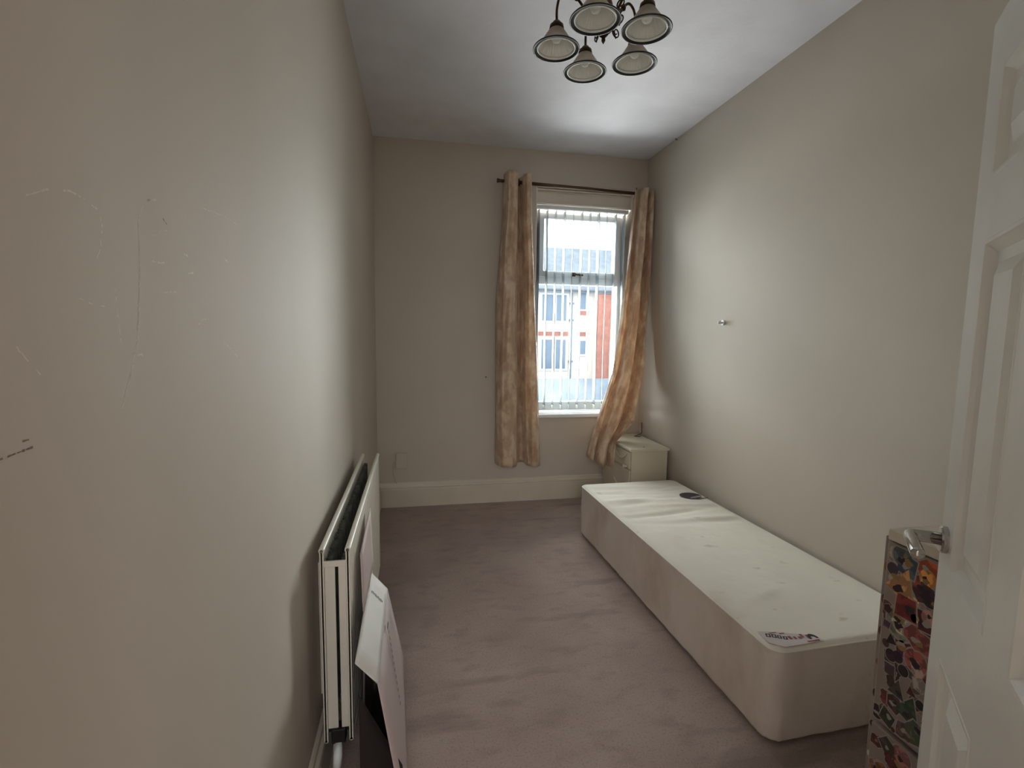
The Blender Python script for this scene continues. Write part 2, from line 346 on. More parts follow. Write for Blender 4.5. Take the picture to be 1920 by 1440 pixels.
scuff([(0.67, 1.511), (0.691, 1.52), (0.707, 1.524)], 0.003, M['scuff'], 0.05)
scuff([(0.664, 1.55), (0.685, 1.556)], 0.004, M['scuff'], 0.0)
scuff([(0.477, 1.506), (0.502, 1.518), (0.53, 1.524), (0.551, 1.522), (0.571, 1.516), (0.575, 1.504), (0.57, 1.482), (0.559, 1.46)], 0.0018, M['scuff'], 0.45)
scuff([(0.667, 1.481), (0.686, 1.481), (0.697, 1.483)], 0.002, M['scuff'], 0.1)
scuff([(0.787, 1.408), (0.802, 1.415), (0.831, 1.417)], 0.003, M['scuff'], 0.1)
scuff([(0.62, 1.37), (0.633, 1.372), (0.635, 1.369)], 0.002, M['scuff'], 0.1)
scuff([(0.453, 1.385), (0.462, 1.375), (0.476, 1.361)], 0.0016, M['scuff'], 0.3)
scuff([(0.752, 1.502), (0.764, 1.501)], 0.003, M['scuff'], 0)
scuff([(0.761, 1.477), (0.778, 1.48)], 0.003, M['scuff'], 0)
scuff([(0.901, 1.516), (0.908, 1.514)], 0.004, M['scuff'], 0)
scuff([(0.699, 1.537), (0.708, 1.532)], 0.003, M['scuffd'], 0)
scuff([(0.429, 1.301), (0.444, 1.302), (0.462, 1.303)], 0.0022, M['scuffd'], 0.1)
scuff([(0.45, 1.31), (0.457, 1.31)], 0.003, M['scuffd'], 0.2)
scuff([(0.88, 1.382), (0.902, 1.371), (0.938, 1.355)], 0.002, M['scuff'], 0.3)
scuff([(0.533, 1.428), (0.548, 1.424), (0.573, 1.422)], 0.0012, M['scuff'], 0.5)
scuff([(0.682, 1.445), (0.724, 1.449)], 0.0014, M['scuff'], 0.3)
scuff([(0.821, 1.579), (0.905, 1.586), (0.979, 1.585)], 0.0016, M['scuff'], 0.45)
scuff([(0.589, 1.442), (0.592, 1.409), (0.594, 1.381)], 0.0012, M['scuff'], 0.6)

# ------------------------------------------------------------------ radiator
RY0, RY1, RZ0, RZ1 = 1.41, 2.53, .19, .79
rad = thing('radiator', 'white double panel radiator on the left wall', 'radiator', (-.24, 1.97, .0))
for xc, s in ((-.267, -1), (-.196, 1)):
    b = MB(); vs = []; ny = 224; face = xc+s*.006
    # pressed panel: shallow vertical flutes
    for i in range(ny+1):
        y = RY0+(RY1-RY0)*i/ny; f_ = (y-RY0)/.04; d = .0022*max(0, math.sin(f_*2*math.pi))**.5 if .03 < y-RY0 < RY1-RY0-.03 else 0
        for z in (RZ0+.02, RZ0+.05, RZ1-.05, RZ1-.02):
            k = d if RZ0+.04 < z < RZ1-.04 else 0
            vs.append((face-s*.0022+s*k, y, z))
    b.add(vs, [(i*4+j, i*4+j+1, (i+1)*4+j+1, (i+1)*4+j) for i in range(ny) for j in range(3)])
    b.box(xc-.0035, xc+.0035, RY0, RY1, RZ0+.005, RZ1-.005)
    b.tube([(xc, RY0, RZ1-.008), (xc, RY1, RZ1-.008)], .0085, 16).tube([(xc, RY0, RZ0+.008), (xc, RY1, RZ0+.008)], .006, 12)
    b.box(xc-.006, xc+.006, RY0, RY0+.010, RZ0+.004, RZ1-.012).box(xc-.006, xc+.006, RY1-.010, RY1, RZ0+.004, RZ1-.012)
    b.build('panel', M['rad'], rad, bevel=.0015)
    MB().tube([(xc, RY0-.0015, RZ1-.008), (xc, RY0+.001, RZ1-.008)], .0045, 12).build('seam_end', M['fin'], rad)
for xc, s in ((-.253, 1), (-.210, -1)):
    b = MB(); vs = []; n = 90
    for i in range(n+1):
        y = RY0+.012+(RY1-RY0-.024)*i/n; x = xc+(.009 if (i//1) % 2 else -.007)*1
        vs += [(x, y, RZ0+.05), (x, y, RZ1-.045)]
    b.add(vs, [(2*i, 2*i+1, 2*i+3, 2*i+2) for i in range(n)])
    b.build('convector_fins', M['fin'], rad, solid=.0012)
    MB().box(*((-.2605, -.232) if s > 0 else (-.223, -.2025)), RY0+.004, RY0+.010, RZ0+.045, RZ1-.045).build('end_flange', M['rad'], rad, bevel=.001)
MB().box(-.262, -.201, RY0-.003, RY0+.004, .735, .752).build('top_strap', M['rad'], rad, bevel=.001)
b = MB(); b.tube([(-.262, RY0+.03, RZ0+.03), (-.20, RY0+.03, RZ0+.03)], .013, 14); b.build('connecting_pipe', M['black'], rad)
MB().box(-.252, -.212, RY0-.004, RY0+.03, RZ0+.0, RZ0+.045).build('valve_block', M['black'], rad, bevel=.003)
b = MB(); b.tube([(-.232, RY0+.0, RZ0+.0), (-.232, RY0-.02, RZ0-.02), (-.234, RY0-.028, RZ0-.055)], [.011, .013, .012], 16)
b.build('valve_cap', M['upvc'], rad, smooth=True)
b = MB(); b.tube([(-.24, RY0+.01, RZ0+.0), (-.245, RY0+.005, .1), (-.25, RY0, 0)], .0075, 12); b.build('feed_pipe', M['upvc'], rad, smooth=True)
for y in (RY0+.17, RY1-.17):
    MB().box(XL+.0015, XL+.03, y-.02, y+.02, .24, .68).box(XL+.02, -.268, y-.012, y+.012, .26, .30).box(XL+.02, -.268, y-.012, y+.012, .62, .66).build('wall_bracket', M['rad'], rad, bevel=.001)

# ------------------------------------------------------------------ cardboard box
cb = thing('cardboard_box', 'collapsed white cardboard box leaning open beside the radiator', 'box', (-.1, 1.5, 0))
def sheet(name, quad, mats, nu=6, nv=6, bow=0, par=cb, th=.004):
    A, B_, C_, D_ = [Vector(p) for p in quad]; b = MB(); vs = []
    nrm = (B_-A).cross(D_-A).normalized()
    for i in range(nu+1):
        for j in range(nv+1):
            u, v = i/nu, j/nv
            p = A*(1-u)*(1-v)+B_*u*(1-v)+C_*u*v+D_*(1-u)*v
            vs.append(p+nrm*bow*math.sin(u*math.pi)*math.sin(v*math.pi))
    b.add(vs, [(i*(nv+1)+j, (i+1)*(nv+1)+j, (i+1)*(nv+1)+j+1, i*(nv+1)+j+1) for i in range(nu) for j in range(nv)])
    o = b.build(name, mats, par, smooth=True); md = o.modifiers.new('thick', 'SOLIDIFY'); md.thickness = th; md.offset = -1
    md.material_offset = 1; md.material_offset_rim = 0; return o
A0, B0, F0 = (-.154, 1.215, .570), (-.100, 1.225, .500), (-.022, 1.23, .002)
A1, B1, F1 = (-.166, 1.76, .540), (-.107, 1.75, .476), (-.062, 2.05, .002)
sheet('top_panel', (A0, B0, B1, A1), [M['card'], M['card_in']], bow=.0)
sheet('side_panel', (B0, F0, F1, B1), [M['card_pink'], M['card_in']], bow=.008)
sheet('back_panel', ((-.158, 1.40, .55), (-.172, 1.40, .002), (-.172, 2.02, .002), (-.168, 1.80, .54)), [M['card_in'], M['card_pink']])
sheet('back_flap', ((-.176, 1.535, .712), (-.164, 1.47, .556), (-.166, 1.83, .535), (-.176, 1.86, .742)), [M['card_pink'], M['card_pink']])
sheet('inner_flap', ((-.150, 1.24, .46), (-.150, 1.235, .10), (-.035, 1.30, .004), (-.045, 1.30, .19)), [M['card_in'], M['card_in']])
sheet('shade_sheet', ((-.185, 1.22, .006), (-.030, 1.21, .006), (-.072, 2.0, .006), (-.18, 2.0, .006)), [M['card_in'], M['card_in']], th=.002)  # near-black sheet added on the carpet, standing in for the shade there
def on_quad(q, u, v, off):
    A, B_, C_, D_ = [Vector(p) for p in q]; n = (B_-A).cross(D_-A).normalized()
    return A*(1-u)*(1-v)+B_*u*(1-v)+C_*u*v+D_*(1-u)*v+n*off
def printed(q, spots, m_, off, name='printed_text'):
    b = MB()
    for (u0, v0, u1, v1) in spots:
        b.add([on_quad(q, u0, v0, off), on_quad(q, u1, v0, off), on_quad(q, u1, v1, off), on_quad(q, u0, v1, off)], [(0, 1, 2, 3)])
    return b.build(name, m_, cb)
qt = (A0, B0, B1, A1)
printed(qt, [(.18+i*.07, .745+.004*(i % 3), .18+i*.07+.045, .775+.006*(i % 2)) for i in range(9)], M['print'], .0012)
qs = (B0, F0, F1, B1)
printed(qs, [(.05+i*.045, .52-.012*i, .05+i*.045+.03, .535-.012*i+.004) for i in range(12)]+[(.005, .50, .03, .58)], M['printd'], .0095)

# ------------------------------------------------------------------ divan bed base
BR = -.0227
bed = thing('divan_base', 'single cream fabric divan bed base without its mattress along the right wall', 'bed', (1.1726, 1.3464, 0), -BR, local=True)
BW, BLN, BZ = .722, 1.8746, .353
def rounded(w, l, r, n=8):
    P = []
    for cx, cy, a0 in ((w-r, r, -90), (w-r, l-r, 0), (r, l-r, 90), (r, r, 180)):
        for k in range(n+1):
            a = math.radians(a0+90*k/n); P.append((cx+r*math.cos(a), cy+r*math.sin(a)))
    return P
def densify(P, step=.04):
    Q = []
    for a, c in zip(P, P[1:]+P[:1]):
        n = max(1, int(math.dist(a, c)/step)); Q += [(a[0]+(c[0]-a[0])*k/n, a[1]+(c[1]-a[1])*k/n) for k in range(n)]
    return Q
P = densify(rounded(BW, BLN, .05)); k = len(P); b = MB(); vs = []
zs = [.018, .022, .03]+[.03+(BZ-.045)*i/10 for i in range(1, 10)]+[BZ-.016, BZ-.008]
for z in zs:
    for i, (x, y) in enumerate(P):
        w_ = .0025*math.sin(i*.9)*math.sin(z*22)+.0015*math.sin(i*2.3+z*40)
        ins = .006 if z < .02 else 0
        cx, cy = BW/2, BLN/2; d = Vector((x-cx, y-cy)); sg = Vector((1 if x > cx else -1, 1 if y > cy else -1))
        vs.append((x+sg.x*w_-sg.x*ins, y+sg.y*w_-sg.y*ins, z))
b.add(vs, [(i*k+j, i*k+(j+1) % k, (i+1)*k+(j+1) % k, (i+1)*k+j) for i in range(len(zs)-1) for j in range(k)]+[tuple(range(k))])
b.build('side_cover', M['bed_side'], bed, smooth=True)
# top: grid-like concentric rings with wrinkles
b = MB(); vs = []; NR = 26
def bump_top(x, y):
    h = 0
    for (cx, cy, a, L_, amp) in WRK:
        dx, dy = x-cx, y-cy; u = dx*math.cos(a)+dy*math.sin(a); v = -dx*math.sin(a)+dy*math.cos(a)
        h += amp*min(1, max(0, math.hypot(x-.64, y-1.49)-.07)/.1)*math.exp(-(u/L_)**2-(v/.026)**2)
    return h
WRK = [(random.uniform(.1, .6), random.uniform(1.05, 1.8), random.uniform(-.25, .25), random.uniform(.14, .34), random.uniform(-.011, .011)) for _ in range(26)]
WRK += [(random.uniform(.03, .5), random.uniform(.2, 1.2), random.uniform(.1, .9), random.uniform(.05, .12), random.uniform(-.003, .003)) for _ in range(16)]
NX, NY = 60, 140
def edge_in(x, y, r=.05):
    # clamp a unit grid point into the rounded rectangle
    cx = min(max(x, r), BW-r); cy = min(max(y, r), BLN-r); d = Vector((x-cx, y-cy))
    if d.length > r: d = d.normalized()*r
    return cx+d.x, cy+d.y
for i in range(NX+1):
    for j in range(NY+1):
        x, y = BW*i/NX, BLN*j/NY; x, y = edge_in(x, y)
        cx = min(max(x, .05), BW-.05); cy = min(max(y, .05), BLN-.05); e = .05-math.hypot(x-cx, y-cy) if (x != cx or y != cy) else .05
        e = min(e, .05)
        z = BZ-.008+.010*min(1, max(0, e)/.02)**.5 + bump_top(x, y)*min(1, e/.05)
        if 0 < i < NX and 0 < j < NY: pass
        vs.append((x, y, z))
b.add(vs, [(i*(NY+1)+j, (i+1)*(NY+1)+j, (i+1)*(NY+1)+j+1, i*(NY+1)+j+1) for i in range(NX) for j in range(NY)])
b.build('top_cover', M['bed'], bed, smooth=True)
b = MB(); pr = densify(rounded(BW, BLN, .05), .03); pr = [(x, y, BZ-.008) for x, y in pr]
b.tube(pr+[pr[0]], .0035, 8, caps=False); b.build('piping', M['bed'], bed, smooth=True)
# labels on the cover (flat sewn patches)
lbl = mat('white_label_cloth', (206, 196, 196), .7); lred = mat('faded_red_ink', (150, 84, 90), .7); lblk = mat('label_dark_ink', (52, 36, 48), .7); lgr = mat('label_grey', (150, 138, 138), .6)
def patch(pts, z, m_, name, par): return MB().add([(x, y, z) for x, y in pts], [tuple(range(len(pts)))]).build(name, m_, par)
cl = patch([(.012, .045), (.05, .012), (.215, .018), (.20, .052), (.06, .10), (.02, .11)], BZ+.0035, lbl, 'corner_label', bed); cl['label'] = 'worn white and red maker label'
b = MB()
for x, y, s in ((.028, .075, .02), (.046, .068, .02), (.062, .060, .018), (.078, .051, .018)):
    t = .0045; c_, s_ = math.cos(-.45), math.sin(-.45)
    def rp(px, py): return (x+px*c_-py*s_, y+px*s_+py*c_, BZ+.0041)
    for (a0, a1, b0, b1) in ((0, s*.8, 0, t), (0, s*.8, s-t, s), (0, t, t, s-t), (s*.8-t, s*.8, t, s-t)):
        b.add([rp(a0, b0), rp(a1, b0), rp(a1, b1), rp(a0, b1)], [(0, 1, 2, 3)])
b.build('label_letters', lblk, bed)
b = MB()
for (x, y, w, h) in ((.10, .045, .012, .018), (.118, .043, .01, .014), (.135, .042, .014, .012), (.15, .046, .01, .02), (.168, .038, .012, .02), (.05, .088, .03, .005), (.085, .078, .02, .006), (.15, .02, .05, .007)):
    b.add([(x, y, BZ+.0041), (x+w, y, BZ+.0041), (x+w, y+h, BZ+.0041), (x, y+h, BZ+.0041)], [(0, 1, 2, 3)])
b.build('label_print', lred, bed)
b = MB(); vs = []
for k_ in range(17):
    a = math.pi*k_/16; vs.append((.188+.018*math.cos(a), .034+.026*math.sin(a), BZ+.0043))
for k_ in range(16, -1, -1):
    a = math.pi*k_/16; vs.append((.188+.009*math.cos(a), .034+.014*math.sin(a), BZ+.0043))
b.add(vs, [(i, i+1, 32-i, 33-i) for i in range(16)]); b.build('label_emblem', lblk, bed)
el = [(.628+.072*math.cos(2*math.pi*k_/28), 1.50+.062*math.sin(2*math.pi*k_/28)) for k_ in range(28)]
op = patch(el, BZ+.006, lblk, 'oval_sticker', bed); op['label'] = 'dark oval sticker'
patch([(.60, 1.452), (.69, 1.462), (.694, 1.492), (.665, 1.485), (.645, 1.478), (.61, 1.47)], BZ+.0065, lgr, 'sticker_print', bed)
st = patch([(.63, 1.430), (.72, 1.437), (.718, 1.447), (.63, 1.440)], BZ+.006, M['printd'], 'loose_thread', bed)

# ------------------------------------------------------------------ bedside cabinet in the corner
ns = thing('bedside_cabinet', 'low white painted cabinet in the corner behind the bed', 'cabinet', (1.74, 3.65, 0))
MB().box(1.583, 1.875, 3.375, 3.93, .02, .535).build('body', M['wood_white'], ns, bevel=.003)
MB().box(1.565, 1.883, 3.36, 3.932, .535, .555).build('top', M['wood_white'], ns, bevel=.004, seg=3)
MB().box(1.571, 1.583, 3.39, 3.915, .395, .525).build('drawer', M['wood_white'], ns, bevel=.004)
dr = MB().box(1.571, 1.583, 3.39, 3.915, .035, .385).build('cabinet_door', M['wood_white'], ns, bevel=.004)
MB().lathe([(.0, -.034), (.012, -.032), (.016, -.026), (.010, -.016), (.007, 0)], (1.571, 3.43, .41), 16, Matrix.Rotation(-math.pi/2, 3, 'Y') @ Matrix.Scale(-1, 3, (0, 0, 1))).build('knob', M['wood_white'], ns, smooth=True)
for k_ in range(2):   # carved swags on the front
    b = MB()
    pts = [(1.569, 3.44+.22*t, .50-.05*math.sin(t*math.pi)-.24*k_) for t in [i/14 for i in range(15)]]
    b.tube(pts, [.003+.005*math.sin(i/14*math.pi) for i in range(15)], 8)
    b.build('carved_swag', M['wood_white'], ns, smooth=True)
MB().tube([(1.70, 3.42, .5555), (1.70, 3.42, .557)], .006, 10).build('screw_cap', M['scuffd'], ns)
MB().tube([(1.86, 3.80, .557), (1.83, 3.78, .558), (1.80, 3.80, .558), (1.845, 3.83, .558), (1.89, 3.85, .57), (1.895, 3.87, .70)], .0025, 6)
tag(MB().tube([(1.86, 3.80, .560), (1.83, 3.78, .560), (1.80, 3.80, .560), (1.845, 3.83, .560), (1.89, 3.85, .575), (1.896, 3.87, .66)], .003, 6).build('blind_cord', M['rod'], smooth=True),
    'thin dark cord coiled on the corner cabinet against the right wall', 'cord')

# ------------------------------------------------------------------ ceiling light
LX, LY, LZ, LR = .646, 1.731, 2.405, .167
lamp = thing('ceiling_light', 'five arm bronze ceiling light with bell glass shades', 'ceiling light', (LX, LY, H))
lamp['_o'] = (LX, LY, H)
b = MB(); b.lathe([(0, H-.001), (.062, H-.001), (.064, H-.012), (.045, H-.03), (.018, H-.045), (.012, H-.06), (.009, H-.09)], (LX, LY, 0), 32)
b.build('ceiling_rose', M['bronze'], lamp, smooth=True)
b = MB(); b.lathe([(.008, H-.08), (.008, 2.66), (.014, 2.65), (.018, 2.63), (.012, 2.61), (.010, 2.58), (.022, 2.56), (.030, 2.53), (.030, 2.50), (.022, 2.475), (.027, 2.465), (.024, 2.45), (.013, 2.436), (.006, 2.43), (.007, 2.42), (.0, 2.408)], (LX, LY, 0), 28)
b.build('stem', M['bronze'], lamp, smooth=True)
def catmull(P, n=8):
    P = [Vector(p) for p in P]; Q = [P[0]*2-P[1]]+P+[P[-1]*2-P[-2]]; out = []
    for i in range(1, len(Q)-2):
        for k in range(n):
            t = k/n; out.append(.5*((2*Q[i])+(-Q[i-1]+Q[i+1])*t+(2*Q[i-1]-5*Q[i]+4*Q[i+1]-Q[i+2])*t*t+(-Q[i-1]+3*Q[i]-3*Q[i+1]+Q[i+2])*t**3))
    return out+[P[-1]]
cent = [(0.486, 1.772), (0.636, 1.897), (0.798, 1.801), (0.748, 1.598), (0.562, 1.586)]
for cx, cy in cent:
    a = math.atan2(cy-LY, cx-LX); e = Vector((math.cos(a), math.sin(a), 0)); O = Vector((LX, LY, 0))
    def at(r, z, side=0): return O+e*r+Vector((0, 0, z))+Vector((-e.y, e.x, 0))*side
    arm = MB().tube(catmull([at(.022, 2.50), at(.05, 2.50), at(.082, 2.545), at(.118, 2.585), at(.15, 2.575), at(.163, 2.53), at(.163, 2.482)]), .0045, 8)
    arm.lathe([(.0, .012), (.008, .008), (.0095, 0), (.008, -.008), (0, -.012)], at(.095, 2.563), 10)
    ar = arm.build('arm', M['bronze'], lamp, smooth=True)
    sp = MB()
    for (c0, z0, r0, sg, turns) in ((.062, 2.468, .020, 1, 1.7), (.066, 2.515, .018, -1, 1.5)):
        pts = []
        for k_ in range(34):
            t = k_/33; rr = r0*(1-.8*t); an = sg*(math.pi*2*turns*t)+math.pi/2*sg
            pts.append(at(c0+rr*math.cos(an), z0+rr*math.sin(an)))
        sp.tube(pts, [.0030-.0012*k_/33 for k_ in range(34)], 6)
    sp.tube(catmull([at(.028, 2.455), at(.045, 2.470), at(.062, 2.448)]), .0028, 6)
    sp.build('scroll', M['bronze'], ar, smooth=True)
    top = at(.163, 2.482); Z = Matrix.Diagonal((1, 1, .77)); tl = Z
    b = MB(); b.lathe([(.006, .008), (.012, .006), (.016, -.002), (.0235, -.010), (.025, -.020), (.026, -.028), (.0225, -.030)], top, 24, tl); b.build('shade_cap', M['bronze'], lamp, smooth=True)
    # glass bell with a thick dark rim and a bright inner lip
    prof = [(.0225, -.026), (.0275, -.034), (.036, -.050), (.0445, -.066), (.052, -.080), (.059, -.092), (.066, -.102)]
    inn = [(r-.003, z-.001) for r, z in prof[::-1]]
    b = MB(); b.lathe(prof, top, 48, tl); sh = b.build('shade', M['glassw'], lamp, smooth=True)
    b = MB(); k0 = 72; vs = []
    for (r, z) in inn:
        for j in range(k0):
            t = 2*math.pi*j/k0; rr = r*(1-.02*(j % 2)); vs.append(top+tl @ Vector((rr*math.cos(t), rr*math.sin(t), z)))
    b.add(vs, [(i*k0+j, i*k0+(j+1) % k0, (i+1)*k0+(j+1) % k0, (i+1)*k0+j) for i in range(len(inn)-1) for j in range(k0)])
    b.build('inner_glass', M['glassin'], sh)
    b = MB(); b.lathe([(.0655, -.106), (.0655, -.102), (.072, -.1035), (.0785, -.107), (.0815, -.111), (.0820, -.114), (.0805, -.116), (.078, -.115), (.072, -.1105), (.0655, -.106)], top, 56, tl); b.build('rim', M['rim'], sh, smooth=True)
    b = MB(); b.lathe([(.0620, -.107), (.0635, -.103), (.0665, -.103), (.0680, -.107), (.0675, -.112), (.065, -.114), (.0625, -.111), (.0620, -.107)], top, 56, tl); b.build('inner_lip', M['glassin'], sh, smooth=True)
    b = MB(); b.lathe([(.0, -.030), (.012, -.031), (.013, -.045), (.017, -.058), (.018, -.070), (.012, -.082), (0, -.086)], top, 20, tl); b.build('bulb', M['glassin'], sh, smooth=True)

# ------------------------------------------------------------------ the open door (near right)
dang = math.radians(47)
door = bpy.data.objects.new('door_1', None); C.objects.link(door); door.location = (.538, .230, 0); door.rotation_euler = (0, 0, dang); struct(door); door['_o'] = (0, 0, 0)
xs = [(.09, .322), (.44, .668)]; zs = [(.20, .783), (.957, 1.575), (1.685, 1.872)]
b = MB(); T = .035; rc = .015
b.box(0, .76, -T+rc, -rc, .012, 1.98)
for (y0, y1) in ((-rc, 0), (-T, -T+rc)):
    for (x0, x1) in ((0, .09), (.322, .44), (.668, .76)): b.box(x0, x1, y0, y1, .012, 1.98)
    for (x0, x1) in xs:
        for (z0, z1) in ((.012, .20), (.783, .957), (1.575, 1.685), (1.872, 1.98)): b.box(x0, x1, y0, y1, z0, z1)
b.build('door_leaf', M['door'], door)
for (x0, x1) in xs:
    for (z0, z1) in zs:
        for sd in (1, -1):
            b = MB(); yy = lambda d: (d if sd > 0 else -T-d)
            # ovolo moulding frame
            def ring(i0, d0, i1, d1):
                A = [(x0+i0, yy(d0), z0+i0), (x1-i0, yy(d0), z0+i0), (x1-i0, yy(d0), z1-i0), (x0+i0, yy(d0), z1-i0)]
                B_ = [(x0+i1, yy(d1), z0+i1), (x1-i1, yy(d1), z0+i1), (x1-i1, yy(d1), z1-i1), (x0+i1, yy(d1), z1-i1)]
                b.add(A+B_, [(i, (i+1) % 4, 4+(i+1) % 4, 4+i) for i in range(4)])
            ring(-.004, -.001, .000, .0012); ring(0, .0012, .006, .0005); ring(.006, .0005, .010, -.004); ring(.010, -.004, .013, -.007); ring(.013, -.007, .022, -.0135)
            ring(.022, -.0135, .042, -.0135); ring(.042, -.0135, .066, -.003)
            i = .066; A = [(x0+i, yy(-.003), z0+i), (x1-i, yy(-.003), z0+i), (x1-i, yy(-.003), z1-i), (x0+i, yy(-.003), z1-i)]
            b.add(A, [(0, 1, 2, 3)])
            b.build('panel', M['door'], door)
hz, hx = 1.008, .712
for sd in (1, -1):
    yy = lambda d: (d if sd > 0 else -T-d)
    hd = MB().tube([(hx, yy(0), hz), (hx, yy(.008), hz), (hx, yy(.011), hz)], [.0265, .0265, .024], 32).build('door_handle', M['chrome'], door)
    pts = [(hx, yy(.010), hz), (hx, yy(.045), hz)]+[(hx-.014*(1-math.cos(a)), yy(.045+.014*math.sin(a)), hz) for a in [math.pi/2*i/6 for i in range(1, 7)]]+[(hx-.11, yy(.059), hz), (hx-.118, yy(.0585), hz)]
    MB().tube(pts, [.0125, .0115]+[.0115]*6+[.0115, .0095], 18).build('lever', M['chrome'], hd, smooth=True)
for z in (.22, 1.0, 1.76):
    MB().tube([(-.004, .004, z-.05), (-.004, .004, z+.05)], .006, 12).build('hinge', M['chrome'], door, smooth=True)
door.name = 'door_1'

# ------------------------------------------------------------------ sticker-covered cabinet behind the door
SX, SY0, SY1, SZ = 1.205, .60, 1.045, .912
sk = thing('sticker_cabinet', 'tall narrow cabinet covered in colourful stickers behind the open door', 'cabinet', (1.4, .82, 0))
M['stbase'] = mat('sticker_backing', (150, 138, 130), .5)
MB().box(SX+.018, SX+.40, SY0, SY1, .0, SZ-.03).build('body', M['stbase'], sk, bevel=.002)
MB().box(SX-.002, SX+.402, SY0-.004, SY1-.022, SZ-.03, SZ).build('top', M['trim'], sk, bevel=.004)
ud = MB().box(SX, SX+.018, SY0+.004, SY1-.022, .385, SZ-.034).build('cabinet_door', M['stbase'], sk, bevel=.004)
ld = MB().box(SX, SX+.018, SY0+.004, SY1-.022, .02, .372).build('drawer', M['stbase'], sk, bevel=.004)
M['stwhite'] = mat('sticker_border', (165, 154, 146), .4); M['stdark'] = mat('sticker_dark_ink', (42, 32, 36), .4); M['stochre'] = mat('sticker_ochre_ink', (150, 118, 80), .4)
STK = [
(0.981, 0.859, 0.050, (72, 78, 82), 'el'),
(0.966, 0.835, 0.055, (58, 72, 78), 'rc'),
(1.002, 0.812, 0.030, (60, 48, 60), 'el'),
(0.977, 0.776, 0.085, (150, 112, 76), 'tr'),
(0.959, 0.732, 0.060, (96, 36, 34), 'rc'),
(0.916, 0.851, 0.050, (140, 66, 40), 'rc'),
(0.915, 0.829, 0.040, (176, 118, 60), 'el'),
(0.922, 0.789, 0.045, (64, 36, 44), 'rc'),
(0.905, 0.781, 0.040, (44, 30, 40), 'el'),
(0.945, 0.807, 0.030, (110, 56, 44), 'rc'),
(0.968, 0.681, 0.075, (96, 100, 86), 'el'),
(0.968, 0.681, 0.050, (146, 144, 128), 'el'),
(0.912, 0.722, 0.055, (64, 24, 34), 'rc'),
(0.904, 0.734, 0.035, (140, 104, 96), 'el'),
(0.923, 0.667, 0.060, (112, 60, 58), 'rc'),
(0.988, 0.625, 0.030, (34, 30, 30), 'tr'),
(0.953, 0.626, 0.050, (74, 34, 52), 'rc'),
(0.986, 0.585, 0.030, (40, 30, 34), 'el'),
(0.968, 0.592, 0.028, (40, 24, 36), 'el'),
(0.924, 0.610, 0.055, (122, 66, 62), 'el'),
(0.919, 0.592, 0.035, (140, 120, 112), 'rc'),
(0.951, 0.566, 0.027, (26, 20, 24), 'el'),
(0.987, 0.545, 0.030, (70, 56, 62), 'rc'),
(0.978, 0.514, 0.030, (44, 38, 34), 'rc'),
(0.962, 0.503, 0.045, (52, 50, 44), 'tr'),
(0.928, 0.526, 0.025, (60, 30, 30), 'tr'),
(0.903, 0.510, 0.022, (24, 24, 28), 'el'),
(0.909, 0.559, 0.030, (128, 120, 116), 'rc'),
(0.967, 0.466, 0.040, (58, 44, 38), 'rc'),
(0.931, 0.470, 0.065, (46, 60, 46), 'tr'),
(0.980, 0.415, 0.040, (40, 42, 30), 'rc'),
(0.962, 0.396, 0.030, (76, 36, 34), 'el'),
(0.929, 0.419, 0.050, (74, 60, 54), 'rc'),
(0.906, 0.434, 0.050, (72, 80, 66), 'rc'),
(1.006, 0.702, 0.020, (60, 30, 40), 'rc'),
(1.004, 0.659, 0.020, (76, 50, 70), 'rc'),
(1.002, 0.609, 0.020, (60, 40, 40), 'el'),
(0.936, 0.715, 0.020, (160, 140, 90), 'el'),
(0.945, 0.751, 0.030, (176, 150, 90), 'rc'),
(0.993, 0.789, 0.030, (170, 160, 130), 'rc'),
(0.935, 0.343, 0.100, (122, 82, 78), 'el'),
(0.971, 0.340, 0.040, (56, 52, 44), 'rc'),
(0.946, 0.309, 0.040, (60, 32, 32), 'tr'),
(0.964, 0.309, 0.030, (70, 34, 34), 'rc'),
]
SR = random.Random(11)
pal = [(70, 34, 34), (52, 40, 34), (98, 58, 50), (58, 66, 54), (44, 34, 40), (120, 84, 72), (84, 78, 66), (36, 32, 32), (60, 64, 70), (110, 72, 50), (92, 44, 42), (130, 118, 104)]
FILL = []
for i in range(38):
    FILL.append((SR.uniform(.87, SY1-.03), SR.uniform(.40, .86), SR.uniform(.026, .046), SR.choice(pal), SR.choice(['el', 'rc', 'pt', 'bl'])))
for i in range(12): FILL.append((SR.uniform(.87, SY1-.03), SR.uniform(.20, .35), SR.uniform(.025, .05), SR.choice(pal), SR.choice(['el', 'rc', 'pt', 'bl'])))
pmats = {}
